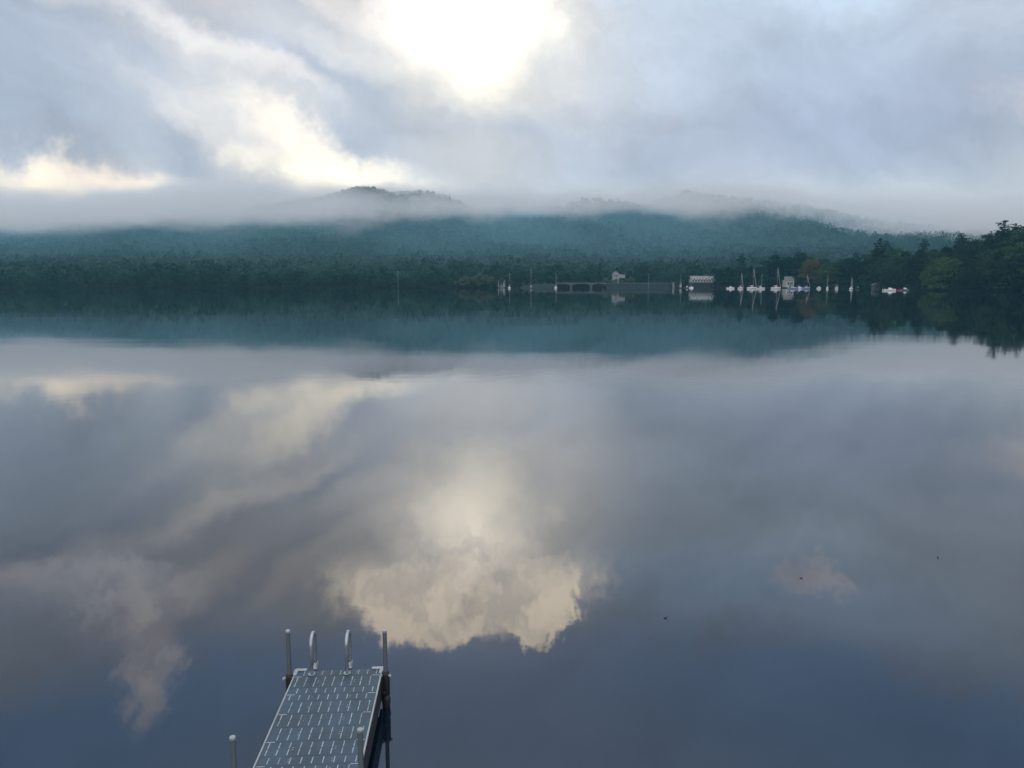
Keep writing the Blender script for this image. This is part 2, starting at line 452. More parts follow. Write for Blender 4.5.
def limbs(h, r, n, base=.25):
    b = MB(); b.tube([(0, 0, -.6), (.02 * h, 0, h * .4), (0, .02 * h, h * .85)], [.028 * h, .02 * h, .006 * h], 7)
    for k in range(n):
        a_ = RNG.uniform(0, 6.28); z0 = h * RNG.uniform(base, .7); rr = r * RNG.uniform(.5, .85)
        b.tube([(0, 0, z0), (math.cos(a_) * rr * .5, math.sin(a_) * rr * .5, z0 + h * .07), (math.cos(a_) * rr, math.sin(a_) * rr, z0 + h * .16)], [.011 * h, .007 * h, .003 * h], 5)
    return b
def broad_tree(name, h, r, leaf, lobes=15, per=46, base=.12, size=.62):
    root = empty(name)
    P, Nn = crown_points(h, r, lobes, per, base)
    v, q = leaf_quads(P, Nn, np.full(len(P), size))
    link(bpy.data.objects.new('crown', np_mesh('crown', v, q, [M[leaf]])), root)
    limbs(h, r, 6).build('trunk', M['bark'], root)
    root['h'] = h; return root
def pine_tree(name, h, r, leaf='needle', tiers=13, low=.32, ragged=1.0):
    root = empty(name); Ps, Ns = [], []
    b = MB(); b.tube([(0, 0, -.6), (0, 0, h * .55), (.01 * h, 0, h * .985)], [.02 * h, .013 * h, .003 * h], 7)
    for k in range(tiers):
        f = k / (tiers - 1); z = h * (low + (1 - low) * f * .95)
        R_ = r * (((1 - f) ** .75 * .95 + .12) if ragged < 1 else (.25 + .75 * math.sin(math.pi * min(1, .22 + f * .78)) ** .8)) * RNG.uniform(1 - .40 * ragged, 1 + .22 * ragged)
        nb = 5 if f < .8 else 3; a0 = RNG.uniform(0, 6.28)
        for j in range(nb):
            if RNG.uniform() < .16 * ragged: continue
            an = a0 + j * 6.283 / nb + RNG.uniform(-.3, .3); L = R_ * RNG.uniform(.65, 1.1)
            tip = np.array([math.cos(an) * L, math.sin(an) * L, z + .10 * L])
            b.tube([(0, 0, z), tuple(tip * np.array([.5, .5, 0]) + np.array([0, 0, z + .02 * L])), tuple(tip)], [.006 * h, .004 * h, .002 * h], 4)
            m = int(9 + 10 * (1 - f)); tt = np.sqrt(RNG.uniform(.06, 1, (m, 1)))
            p = np.array([0, 0, z]) * (1 - tt) + tip * tt + RNG.normal(0, 1, (m, 3)) * np.array([.16, .16, .06]) * L
            Ps.append(p); Ns.append(np.tile([0, 0, 1.0], (m, 1)))
    P = np.concatenate(Ps); top = np.array([[0, 0, h * .97], [.1, 0, h * .93], [-.1, .1, h * .9]]); P = np.concatenate([P, top])
    N = np.concatenate(Ns + [np.tile([1.0, 0, 0], (3, 1))])
    v, q = leaf_quads(P, N, np.full(len(P), .045 * h ** .85), .5)
    link(bpy.data.objects.new('crown', np_mesh('crown', v, q, [M[leaf]])), root)
    b.build('trunk', M['bark'], root); root['h'] = h; return root

used = set()
def plant(protos, px, D, top_py, label, cat, group=None, wscale=1.0, height=None):
    """a tree whose top reaches image row top_py"""
    k = int(RNG.integers(len(protos))); p = protos[k]
    if id(p) in used: o = copy_tree(p)
    else: o = p; used.add(id(p))
    z = float(land_z(px, D)) - .1
    h = height or max(2.0, z_at(top_py, D) - z); s = h / p['h']
    ws = wscale * (.5 * s + .5 * min(s, 1.25))
    o.location = (x_at(px, D), D, z); o.scale = (ws, ws, s); o.rotation_euler = (0, 0, RNG.uniform(0, 6.28))
    tag(o, label, cat, group)
    return o

# hillside wood: one mass
def forest():
    n = 34000
    px = RNG.uniform(-130, 1130, n); D = np.sqrt(RNG.uniform(640 ** 2, 1330 ** 2, n))
    ok = (D > shore(px) + 34)
    ok &= ~((px > 845) & (D < 760))
    m2 = 5200; px = np.concatenate([px, RNG.normal(385, 52, m2)]); D = np.concatenate([D, RNG.uniform(1330, 1520, m2)]); ok = np.concatenate([ok, np.ones(m2, bool)])
    px, D = px[ok], D[ok]; X = (px - 512) / F_PX * D
    # thin out so that crowns keep their distance
    order = RNG.permutation(len(px)); cell = {}; sel = []
    for i in order:
        k_ = (int(X[i] // 7.4), int(D[i] // 7.4))
        if k_ in cell: continue
        cell[k_] = 1; sel.append(i)
    sel = np.array(sel); px, D, X = px[sel], D[sel], X[sel]
    zg = land_z(px, D)
    protos = []
    for k in range(7):
        P, Nn = crown_points(1.0, .46, 8, 9, .2); protos.append((P, Nn, 1.3))
    for k in range(2):
        m = 54; f = RNG.uniform(0, 1, (m, 1)) ** .8; an = RNG.uniform(0, 6.28, (m, 1)); rr = (1 - f) * .24 + .02
        P = np.concatenate([np.cos(an) * rr, np.sin(an) * rr, .2 + .8 * f], 1); protos.append((P, np.concatenate([np.cos(an), np.sin(an), .5 + 0 * f], 1), .9))
    VV, QQ, TT = [], [], []; off = 0
    kind = RNG.choice(9, len(px), p=[.12] * 7 + [.08] * 2)
    for i in range(len(px)):
        P, Nn, sz = protos[kind[i]]
        h = RNG.uniform(8, 21) * (1.15 if kind[i] > 6 else 1); wd = h * RNG.uniform(.85, 1.15)
        a_ = RNG.uniform(0, 6.28); c, s_ = math.cos(a_), math.sin(a_)
        Pw = np.stack([(P[:, 0] * c - P[:, 1] * s_) * wd + X[i], (P[:, 0] * s_ + P[:, 1] * c) * wd + D[i], P[:, 2] * h + zg[i]], 1)
        v, q = leaf_quads(Pw, Nn, np.full(len(P), sz), .6)
        VV.append(v); QQ.append(q + off); off += len(v)
        clump = .5 + .40 * math.sin(X[i] * .019 + 1.3 * math.sin(D[i] * .021)) * math.sin(D[i] * .027 + 1.1 * math.sin(X[i] * .013))
        TT.append(np.full(len(v), np.clip(RNG.normal(clump, .27), 0, 1) * (.35 if kind[i] > 6 else 1)))
    o = link(bpy.data.objects.new('forest', np_mesh('forest', np.concatenate(VV), np.concatenate(QQ), [M['forest']], tint=np.concatenate(TT))))
    tag(o, 'dense green forest covering the misty hillside', 'forest', kind='stuff')
    print('forest trees', len(px))
forest()

# trees along the far shore, left of the marina
far_protos = [broad_tree('shore_tree', 13 + k % 3, 6.2 + .5 * (k % 2), 'leaf_far', 14, 40, .06) for k in range(5)]
G1 = 'round trees lining the far shore under the hill'
for row in range(2):
    px = -30.0
    while px < 500:
        D = float(shore(px)) + 3.5 + row * 14 + RNG.uniform(-2, 3)
        if 455 < px < 497 and row == 0: px += 8; continue
        t = 278.5 - row * 5 + RNG.uniform(-3, 2.5)
        plant(far_protos, px, D, t, ('round bluish green tree at the water edge of the far shore left of the bridge' if row == 0 else 'taller bluish green tree in the second row behind the far shore left of the bridge'), 'tree', G1 if row == 0 else 'second row of trees behind the far shore', RNG.uniform(.9, 1.25))
        px += RNG.uniform(7.5, 11.5)
G1b = 'trees on the far shore behind the bridge'
px = 500.0
while px < 700:
    D = float(shore(px)) + 26 + RNG.uniform(-3, 5)
    if 604 < px < 632: px += 8; continue
    plant(far_protos, px, D, 272 + RNG.uniform(-3, 4), 'round bluish green tree on the far bank behind the bridge', 'tree', G1b, RNG.uniform(.95, 1.25))
    px += RNG.uniform(8, 11)
shrubs = [broad_tree('shrub', 7, 3.6, 'leaf_pale', 9, 34, .0, .5) for k in range(3)]
for k, (px, t) in enumerate([(456, 281), (461, 278), (466, 276), (471, 277), (476, 275), (481, 273), (486, 275), (491, 277), (496, 279)]):
    plant(shrubs, px, float(shore(px)) + 6, t, 'pale green shrub in the clump at the water edge left of the bridge', 'shrub', 'pale shrubs beside the bridge', 1.0)
for px in (512, 517, 523, 530, 537, 545, 551):
    plant(shrubs, px, float(shore(px)) + 9, 283.0 + RNG.uniform(-2.2, .5), 'low pale bush on the stony bank just left of the bridge', 'bush', 'low bushes on the bank left of the bridge', .8)

# trees of the wooded point
dk = [broad_tree('dark_tree', 15 + 2 * (k % 3), 6.3 + .6 * (k % 2), 'leaf_dark', 22, 50, .0, .55) for k in range(6)]
md = [broad_tree('green_tree', 15 + k, 6.4, 'leaf_mid', 22, 50, .0, .55) for k in range(3)]
pines = [pine_tree('pine_tree', 24, 5.4, 'needle', 13, .36) for k in range(4)]
G2 = 'dark broadleaf trees of the wooded point'
tops_x = [716, 735, 760, 776, 800, 832, 848, 862, 868, 885, 905, 930, 950, 968, 985, 1000, 1024, 1100]
tops_y = [266, 264, 263, 253, 252, 259, 255, 261, 250, 246, 250, 249, 244, 238, 234, 229, 226, 222]
rows = [(8, 17, 1.25), (26, 8, 1.1), (48, 2, 1.05), (75, 0, 1.0)]
for rn, (dd, drop, ws) in enumerate(rows):
    px = 716.0 + rn * 4 if rn < 2 else 862.0 + rn
    while px < 1075:
        D = float(shore(px)) + dd + RNG.uniform(-3, 4)
        if px < 716 or (px < 860 and rn == 0 and 781 < px < 800): px += 6; continue
        t = float(np.interp(px, tops_x, tops_y)) + RNG.uniform(-2.0, 4.0) + drop * (.2 if px < 860 else 1)
        if rn == 0: t = min(t, 281)
        lab = 'dark green broadleaf tree crowded on the wooded point at the right' if px >= 862 else 'dark green broadleaf tree on the low shore behind the moored boats'
        if not (799 < px < 826 and rn == 0) and not (920 < px < 962 and rn == 0):
            if px > 862 and RNG.uniform() < .28:
                plant(md, px, D, t, 'mid green broadleaf tree among the dark crowns of the wooded point', 'tree', 'mid green trees of the wooded point', ws * RNG.uniform(.9, 1.1))
            else: plant(dk, px, D, t, lab, 'tree', G2 if px >= 862 else 'dark trees behind the moored boats', ws * RNG.uniform(.9, 1.1))
        px += RNG.uniform(9, 13) * (1.0 if px < 860 else 1.25)
for (px, t, dd, ws) in [(741, 253.5, 22, .8), (768, 263, 20, .7), (796, 251.5, 22, 1.0), (855, 252, 20, .9)]:
    plant(pines, px, float(shore(px)) + dd, t, {741: 'slim dark pine standing alone above the second moored boat', 768: 'short dark pine between the two tall clumps behind the boats',
          796: 'tall dark pine behind the white house by the moored boats', 855: 'dark pine at the left foot of the wooded point'}[px], 'pine tree', 'pines by the marina', ws)
for (px, t, dd, ws) in [(878, 238, 45, 1.0), (886, 241, 50, .8), (921, 239, 60, .9), (958, 233, 62, 1.0), (987, 231, 70, .8),
                        (1000, 220, 70, 1.25), (1011, 223, 72, .8), (1022, 222, 70, 1.1), (1040, 216, 70, 1.1), (1058, 218, 70, 1.1)]:
    plant(pines, px, float(shore(px)) + dd, t, 'tall dark pine rising above the crowns on the wooded point' if px != 1000 else 'tallest spreading pine on the skyline of the wooded point', 'pine tree', 'pines of the wooded point' if px != 1000 else None, ws)
rust = broad_tree('autumn_tree', 17, 7.0, 'leaf_rust', 24, 54, .0, .55)
plant([rust], 811, float(shore(811)) + 9, 259, 'broad tree turning rusty orange behind the moored boats', 'tree', None, 1.1)
ol = [broad_tree('olive_tree', 16, 8.0, 'leaf_olive', 26, 54, .0, .55) for k in range(2)]
plant([ol[0]], 946, float(shore(946)) + 7, 257, 'broad yellowish olive tree at the water edge of the wooded point', 'tree', None, 1.3)
plant([ol[1]], 930, float(shore(930)) + 6, 268, 'smaller olive green tree left of the broad olive one on the point', 'tree', None, 1.0)
plant([copy_tree(ol[0])], 829, float(shore(829)) + 8, 264, 'dull olive tree just right of the rusty orange tree', 'tree', None, 1.0)
for px in np.arange(866, 1075, 10.5):
    if 918 < px < 962: continue
    plant(dk, px, float(shore(px)) + 4, 283.5 + RNG.uniform(-2, 1.5) - (2 if px > 960 else 0), 'low dark bush overhanging the water along the wooded point', 'bush', 'low bushes along the wooded point', 1.6)

# spruces on the summit above the mist
spr = [pine_tree('spruce_tree', 14, 2.9, 'needle', 12, .12, .6) for k in range(3)]
G3 = 'spruces on the summit above the mist'
px = 318.0
while px < 505:
    plant(spr, px, 1500 + RNG.uniform(-16, 10), 0, 'small dark spruce on the summit ridge above the mist', 'spruce tree', G3, 1.25, height=RNG.uniform(9, 18))
    px += RNG.uniform(1.6, 2.9)

# ------------------------------------------------------------------ buildings and bridge on the far shore
def gable(mb, x0, x1, y0, y1, z0, z1, zr, axis='x'):
    """solid gabled roof block; the ridge runs along axis"""
    if axis == 'x':
        ym = (y0 + y1) / 2
        mb.loft([[(x0, y0, z0), (x0, y1, z0), (x0, y1, z1), (x0, ym, zr), (x0, y0, z1)], [(x1, y0, z0), (x1, y1, z0), (x1, y1, z1), (x1, ym, zr), (x1, y0, z1)]])
    else:
        xm = (x0 + x1) / 2
        mb.loft([[(x0, y0, z0), (x1, y0, z0), (x1, y0, z1), (xm, y0, zr), (x0, y0, z1)], [(x0, y1, z0), (x1, y1, z0), (x1, y1, z1), (xm, y1, zr), (x0, y1, z1)]])
def roof_pair(mb, x0, x1, y0, y1, z1, zr, axis, t=.18, o=.35):
    if axis == 'y':
        xm = (x0 + x1) / 2; sl = (zr - z1) / (xm - x0)
        for s in (-1, 1):
            xe = xm + s * (xm - x0 + o); ze = zr - sl * (abs(xe - xm))
            mb.loft([[(xm, y, zr + .02), (xe, y, ze + .02), (xe, y, ze + t + .02), (xm, y, zr + t + .02)] for y in (y0 - o, y1 + o)])
    else:
        ym = (y0 + y1) / 2; sl = (zr - z1) / (ym - y0)
        for s in (-1, 1):
            ye = ym + s * (ym - y0 + o); ze = zr - sl * (abs(ye - ym))
            mb.loft([[(x, ym, zr + .02), (x, ye, ze + .02), (x, ye, ze + t + .02), (x, ym, zr + t + .02)] for x in (x0 - o, x1 + o)])

# marina house: long white upper floor with a row of gabled dormers over a dark ground floor
D = 640.0; zg = float(land_z(703, D + 6)); zg = max(zg, .8)
mh = empty('marina_house', (x_at(703, D), D, zg))
tag(mh, 'white waterside house with four gabled dormers over a dark ground floor', 'house')
Wd = 19.0; ztop = z_at(276, D) - zg; z1 = ztop * .42; z2 = ztop * .70
MB().box((0, 4, z1 / 2 - .5), (Wd, 8, z1 + 1)).build('ground_floor', M['wall_grey'], mh)
MB().box((0, 4, (z1 + z2) / 2), (Wd + .6, 8.6, z2 - z1)).build('upper_floor', M['plaster'], mh)
b = MB(); roof_pair(b, -Wd / 2 - .3, Wd / 2 + .3, -.3, 8.3, z2, z2 + 2.6, 'x'); b.build('roof', M['roof'], mh)
for k, xx in enumerate((-7.3, -2.6, 2.2, 7.0)):
    b = MB(); gable(b, xx - 1.5, xx + 1.5, -.55, 3.6, z2 - .1, z2 + 1.1, ztop - .3, 'y'); dm = b.build('dormer', M['white_paint'], mh)
    b = MB(); roof_pair(b, xx - 1.5, xx + 1.5, -.6, 3.6, z2 + 1.1, ztop - .3, 'y', .12, .2); b.build('dormer_roof', M['roof'], dm)
    MB().box((xx, -.57, z2 + .65), (1.1, .08, 1.1)).build('dormer_window', M['glass'], dm)
for xx in (-8.2, -5.9, -3.6, -1.2, 1.1, 3.4, 5.7, 8.1):
    f = MB().box((xx, -.33, (z1 + z2) / 2), (1.15, .10, 1.35)).build('window', M['glass'], mh)
    MB().box((xx, -.38, (z1 + z2) / 2 - .74), (1.4, .16, .12)).build('window_sill', M['white_paint'], f)
b = MB(); b.box((0, -2.2, z1 - .5), (Wd + 3, 3.2, .22))
for xx in np.linspace(-Wd / 2 - 1, Wd / 2 + 1, 7): b.box((float(xx), -3.6, z1 / 2 - .5), (.2, .2, z1 - .25))
b.build('veranda', M['wall_grey'], mh)
MB().box((3.0, 4.8, z2 + 2.6), (.9, .9, 2.6)).build('chimney', M['concrete'], mh)

def cottage(px, D, py_top, wd, dp, label, wall='white_paint', lean=False, rz=0.0, axis='y', base=None):
    zg = max(float(land_z(px, D)), .6) if base is None else z_at(base, D); h = z_at(py_top, D) - zg
    r_ = empty('cottage', (x_at(px, D), D, zg), rz); tag(r_, label, 'house')
    ze = h * .62
    b = MB(); gable(b, -wd / 2, wd / 2, 0, dp, -1.0 if base is None else -7.0, ze, h - .15, axis); b.build('wall', M[wall], r_)
    b = MB(); roof_pair(b, -wd / 2, wd / 2, 0, dp, ze, h - .15, axis); b.build('roof', M['roof'], r_)
    for xx in (-wd * .25, wd * .25):
        f = MB().box((xx, -.04, ze * .55), (wd * .17, .10, ze * .34)).build('window', M['glass'], r_)
        MB().box((xx, -.10, ze * .36), (wd * .22, .14, .10)).build('window_sill', M['white_paint'], f)
    MB().box((0, -.04, ze * .36), (wd * .14, .11, ze * .72)).build('door', M['wall_grey'], r_)
    if lean:
        b = MB(); b.box((wd / 2 + 2.6, 2.2, 1.5), (5.0, 3.6, 3.0)); b.build('annex', M[wall], r_)
        b = MB(); b.box((wd / 2 + 2.7, 2.2, 3.12), (5.6, 4.4, .2), Matrix.Rotation(R(4), 3, 'Y')); b.build('annex_roof', M['roof'], r_)
    return r_
c1 = cottage(616, 668, 271.3, 5.2, 8, 'small white gabled cottage on the bank above the bridge causeway', lean=True, base=278.0, wall='plaster')
cottage(790, 622, 276.5, 6.5, 6, 'white house half hidden among trees behind the moored boats', axis='x', rz=R(12))
cottage(501, 634, 277.5, 5.0, 5, 'little pale grey boathouse at the water edge left of the bridge', rz=R(-10), wall='plaster')
cottage(876, float(shore(876)) + 3, 283.0, 4.5, 4, 'small grey shed under the trees at the foot of the point', wall='concrete', rz=R(-15))

for px, t_ in ((606, 277.5), (611, 279.5), (616, 279), (621, 279.5), (626, 278), (631, 277)):
    plant(shrubs[:1], px, 660.0, t_, 'low bush on the bank in front of the small white cottage', 'bush', 'bushes below the cottage', .9)
# bridge: three spans on two flared piers, and a causeway
D = 628.0; xb0, xb1 = x_at(556, D), x_at(606, D); zt = z_at(282.8, D); xe = x_at(674, D)
br = empty('road_bridge', ((xb0 + xb1) / 2, D, 0)); tag(br, 'low concrete bridge with two piers crossing the inlet', 'bridge')
ox = (xb0 + xb1) / 2; L = xb1 - xb0
b = MB(); n = 40; top, botm = [], []
p1, p2 = x_at(571.3, D) - ox, x_at(591.3, D) - ox
for k in range(n + 1):
    xx = -L / 2 + L * k / n
    d0 = min(abs(xx - p1), abs(xx - p2), abs(xx + L / 2) + 1.5, abs(xx - L / 2) + 1.5)
    botm.append((xx, zt - .85 - 1.2 * math.exp(-(d0 / 2.6) ** 2)))
pts = [(-L / 2, zt)] + botm + [(L / 2, zt)]
b.poly_prism(pts, 0, 8.0); b.build('deck', M['concrete'], br)
for pp in (p1, p2):
    b = MB(); b.loft([[(pp - w_, y0_, z_), (pp + w_, y0_, z_), (pp + w_, y1_, z_), (pp - w_, y1_, z_)] for w_, z_, y0_, y1_ in ((1.2, -1.5, .4, 7.6), (.8, .7, .7, 7.3), (.7, zt - 2.4, .8, 7.2), (1.5, zt - 1.6, .5, 7.5))])
    b.build('pier', M['concrete'], br)
for yy in (.15, 7.85):
    b = MB()
    for zz in (.45, .95): b.box((0, yy, zt + zz), (L, .12, .12))
    for xx in np.arange(-L / 2 + .5, L / 2, 2.0): b.box((float(xx), yy, zt + .5), (.14, .16, 1.0))
    b.build('railing', M['steel'], br)
cw = empty('causeway', ((xb1 + xe) / 2, D, 0)); tag(cw, 'long low stone causeway with railing right of the bridge', 'causeway')
Lc = xe - xb1 - .02; b = MB()
b.loft([[(-Lc / 2, y0_, z_), (Lc / 2, y0_, z_), (Lc / 2, 9, z_), (-Lc / 2, 9, z_)] for y0_, z_ in ((-2.4, -1.5), (-1.2, .9), (0, zt - .75))]); b.build('embankment', M['stone'], cw)
MB().box((0, 4.4, zt - .45), (Lc, 9.2, .55)).build('coping', M['concrete'], cw)
b = MB()
for zz in (.35, .8): b.box((0, .1, zt + zz - .2), (Lc, .10, .10))
for xx in np.arange(-Lc / 2 + .5, Lc / 2, 2.5): b.box((float(xx), .1, zt + .25), (.12, .12, 1.0))
b.build('railing', M['steel'], cw)
# stony bank left of the bridge: abutment
b = MB(); xa = x_at(521, D)
La = xb0 - xa
b.loft([[(xa + q0, D + y0_, z_), (xb0 - .02, D + y0_, z_), (xb0 - .02, D + 10, z_), (xa + q0, D + 10, z_)] for q0, y0_, z_ in ((-3, -3.4, -1.5), (0, -1.6, 1.0), (6, .3, 2.6), (12, 1.4, zt - .9))])
ab = b.build('stone_embankment', M['stone']); tag(ab, 'sloping grey stone embankment at the left end of the bridge', 'embankment')

# poles along the shore
def pole(px, D, top, label, name='flagpole', cat='flagpole', r=.05, ball=False, base=None):
    zg = float(land_z(px, D)) - .1 if base is None else base
    h = z_at(top, D) - zg; o = empty(name, (x_at(px, D), D, zg)); tag(o, label, cat)
    MB().tube([(0, 0, -.3), (0, 0, h)], [r, r * .7], 8).build('shaft', M['white_paint'], o)
    MB().box((0, 0, .15), (.7, .7, .5), bevel=.05).build('base', M['concrete'], o)
    b = MB(); bmesh.ops.create_icosphere(b.bm, subdivisions=2, radius=.22, matrix=Matrix.Translation((0, 0, h + .15))); b.build('finial', M['white_paint'], o)
pole(398, float(shore(398)) + 4, 271.5, 'lone white pole on the far shore among round trees', r=.06)
pole(648.5, 626.0, 274.5, 'white pole rising in front of the middle of the causeway', 'mooring_pole', 'pole', base=-.8)
# covered dock at the right end of the causeway
cd = empty('covered_dock', (x_at(677.5, 622), 622, 0)); tag(cd, 'small open sided boat shelter at the right end of the causeway', 'boat shelter')
MB().box((0, 2, .9), (6.4, 5, .25)).build('platform', M['concrete'], cd)
for xx in (-2.9, 2.9):
    for yy in (-.2, 4.2): MB().box((xx, yy, 1.9), (.28, .28, 5.4)).build('post', M['white_paint'], cd)
b = MB(); b.box((0, 2, 4.75), (7.2, 6, .35)); b.build('roof', M['concrete'], cd)
MB().box((1.3, 3.9, 2.2), (2.6, .3, 2.3)).build('back_panel', M['wall_grey'], cd)

# ------------------------------------------------------------------ boats
def hull_rings(L, Bm, fb, draft=.45, n=9, flare=1.12, transom=.72):
    rings = []
    for k in range(n):
        t = k / (n - 1); x = (t - .5) * L
        wd = Bm / 2 * (transom + (1 - transom) * math.sin(min(1, t / .55) * math.pi / 2)) if t < .55 else Bm / 2 * (math.cos((t - .55) / .45 * math.pi / 2) ** .8 + .015)
        sh = fb * (1 + .28 * (2 * t - .9) ** 2); kd = -draft * (1 - max(0, (t - .6) / .4) ** 2 * .9)
        rings.append([(x, -wd * flare, sh), (x, -wd * .97, .12), (x, -wd * .5, kd * .8), (x, 0, kd), (x, wd * .5, kd * .8), (x, wd * .97, .12), (x, wd * flare, sh), (x, 0, sh + .04)])
    return rings
def hull(mb, *a, **k):
    rings = hull_rings(*a, **k); mb.loft(rings)
def sailboat(px, D, Lm, top, heading, label, hullm='white_hull', cover='canvas', jib=True, thin=.75, stripe=True, second=False, name='sailboat'):
    o = empty(name, (x_at(px, D), D, 0), R(heading)); tag(o, label, 'sailboat', None)
    Bm = Lm * .31; fb = .95 if Lm > 7 else .75
    b = MB(); hull(b, Lm, Bm, fb); h_ = b.build('hull', M[hullm], o)
    if stripe:
        b = MB(); b.loft([[(p[0], p[1] * 1.012 if abs(p[1]) > .01 else 0, p[2]) for p in (r_[0], r_[1], r_[5], r_[6])] for r_ in [[(x, y, z * .0 + (.16 if i in (0, 6) else -.03)) for i, (x, y, z) in enumerate(rr)] for rr in hull_rings(Lm * 1.004, Bm * .92, fb)]])
        b.build('boot_stripe', M['dark_stripe'], h_)
    cb = MB(); cb.loft([[(x, -w_, z0), (x, w_, z0), (x, w_ * .8, z0 + hh), (x, -w_ * .8, z0 + hh)] for x, w_, z0, hh in ((-.12 * Lm, Bm * .34, fb, .55), (.02 * Lm, Bm * .36, fb, .62), (.22 * Lm, Bm * .26, fb, .42), (.27 * Lm, Bm * .2, fb, .08))])
    cabin = cb.build('cabin', M['white_hull'], o)
    for s in (-1, 1):
        MB().box((.05 * Lm, s * Bm * .325, fb + .3), (.2 * Lm, .05, .18)).build('window', M['glass'], cabin)
    mh_ = z_at(top, D); mx = .08 * Lm
    m_ = MB(); m_.tube([(mx, 0, fb), (mx, 0, mh_)], [.10 * thin, .06 * thin], 8)
    m_.tube([(mx, -Bm * .32, fb + mh_ * .5), (mx, Bm * .32, fb + mh_ * .5)], .035, 5)
    for e_ in ((-.5 * Lm, 0), (.5 * Lm, 0), (mx - .2, Bm * .5), (mx - .2, -Bm * .5)):
        m_.tube([(mx, 0, mh_ - .2), (e_[0] * .98, e_[1], fb + .15)], .018, 4)
    ms = m_.build('mast', M['mast'], o)
    b = MB(); b.tube([(mx, 0, fb + 1.0), (mx - .44 * Lm, 0, fb + 1.05)], .07, 6); bo = b.build('boom', M['mast'], o)
    b = MB(); b.tube([(mx - .02, 0, fb + 1.55), (mx - .1 * Lm, 0, fb + 1.3), (mx - .42 * Lm, 0, fb + 1.16)], [.16, .24, .12], 8); b.build('sail_cover', M[cover], bo)
    if jib:
        b = MB(); b.tube([(.47 * Lm, 0, fb + .5), (mx + (.47 * Lm - mx) * .45, 0, fb + (mh_ - fb) * .52), (mx + .15, 0, mh_ * .93)], [.13, .11, .05], 6); b.build('furled_jib', M['canvas'], o)
    return o
def motorboat(px, D, Lm, heading, label, hullm='white_hull', cabin=True, canopy=None, name='motorboat'):
    o = empty(name, (x_at(px, D), D, 0), R(heading)); tag(o, label, 'motorboat', None)
    Bm = Lm * .36; fb = .85
    b = MB(); hull(b, Lm, Bm, fb, transom=.9); b.build('hull', M[hullm], o)
    b = MB(); b.loft([[(x, -w_, fb), (x, w_, fb), (x, w_ * .85, z_), (x, -w_ * .85, z_)] for x, w_, z_ in ((-.08 * Lm, Bm * .36, fb + .9), (.06 * Lm, Bm * .36, fb + .9), (.2 * Lm, Bm * .28, fb + .25))])
    c_ = b.build('cabin' if cabin else 'console', M['white_hull'], o)
    b = MB(); b.loft([[(x, -w_, z0), (x, w_, z0), (x, w_ * .95, z_), (x, -w_ * .95, z_)] for x, w_, z0, z_ in ((.065 * Lm, Bm * .33, fb + .52, fb + .86), (.125 * Lm, Bm * .31, fb + .5, fb + .68))])
    b.build('windshield', M['glass'], c_)
    MB().box((-.49 * Lm, 0, .75), (.45, .4, 1.1), bevel=.06).build('outboard_motor', M['frame_dark'], o)
    if canopy:
        b = MB(); b.box((-.14 * Lm, 0, fb + 1.95), (.42 * Lm, Bm * .85, .10), bevel=.03); b.build('canopy', M[canopy], o)
        for sx_ in (-.33, .04):
            for s in (-1, 1): MB().tube([(sx_ * Lm, s * Bm * .4, fb), (sx_ * Lm, s * Bm * .4, fb + 1.95)], .03, 5).build('canopy_post', M['mast'], o)
    return o
DB = 575.0
motorboat(730.5, DB, 5.9, 4, 'low white motorboat, leftmost of the moored boats', cabin=False)
sailboat(741, DB - 4, 6.0, 272.5, 40, 'small white sailboat with short mast beside the leftmost motorboat')
sailboat(752.5, DB - 8, 9.5, 267.5, 35, 'white sailboat with the tall mast and furled jib, left of centre of the moorings')
sailboat(761, DB - 18, 6.6, 273.5, 15, 'white sailboat overlapping the bow of the tall masted one', jib=False)
sailboat(776.5, DB - 12, 9.0, 267, 30, 'white sailboat with green hull bottom and bundled white sail', hullm='white_hull')
sailboat(793, DB - 16, 7.5, 277, -20, 'small sailboat with a pale blue hull beside the blue covered boat', hullm='blue_hull', cover='navy', jib=False)
motorboat(799.5, DB - 4, 5.4, 15, 'white motorboat between two blue sailboats', canopy='canvas')
sailboat(806.5, DB - 20, 7.2, 274.5, 25, 'blue hulled sailboat with mast in front of the rusty tree', hullm='blue_hull', cover='navy')
motorboat(819, DB - 2, 3.6, 10, 'tiny white motorboat under the rusty orange tree', cabin=False)
sailboat(827.5, DB - 14, 5.2, 274, 65, 'slim white sailboat seen end on, right of the rusty tree', jib=False)
motorboat(837, DB - 12, 4.6, 55, 'small white boat with a cream canopy right of the slim sailboat', canopy='canvas')
sailboat(851.5, DB - 40, 6.2, 277, 55, 'white sailboat with low double masts off the point, rightmost of the sailboats')
motorboat(858, DB - 8, 3.6, 30, 'dull grey boat close to the rightmost sailboat', hullm='concrete', cabin=False)
sailboat(556, 612, 5.0, 273.5, 70, 'small white sailboat moored at the left end of the bridge', jib=False, thin=.45)
sailboat(509.5, 618, 4.6, 271, 75, 'small sailboat moored by the grey boathouse', jib=False, thin=.45)
sailboat(531, 616, 4.4, 267.5, 80, 'grey sailboat moored by the stone embankment', hullm='concrete', jib=False, thin=.45)
sailboat(680.7, 608, 5.0, 273, 78, 'sailboat with bare mast beside the open boat shelter', hullm='concrete', jib=False, thin=.45)
motorboat(687, 616, 3.8, 20, 'small grey motorboat left of the white waterside house', hullm='concrete', cabin=False)
motorboat(691.5, 612, 3.2, -30, 'tiny white dinghy moored under the white waterside house', cabin=False, name='dinghy')
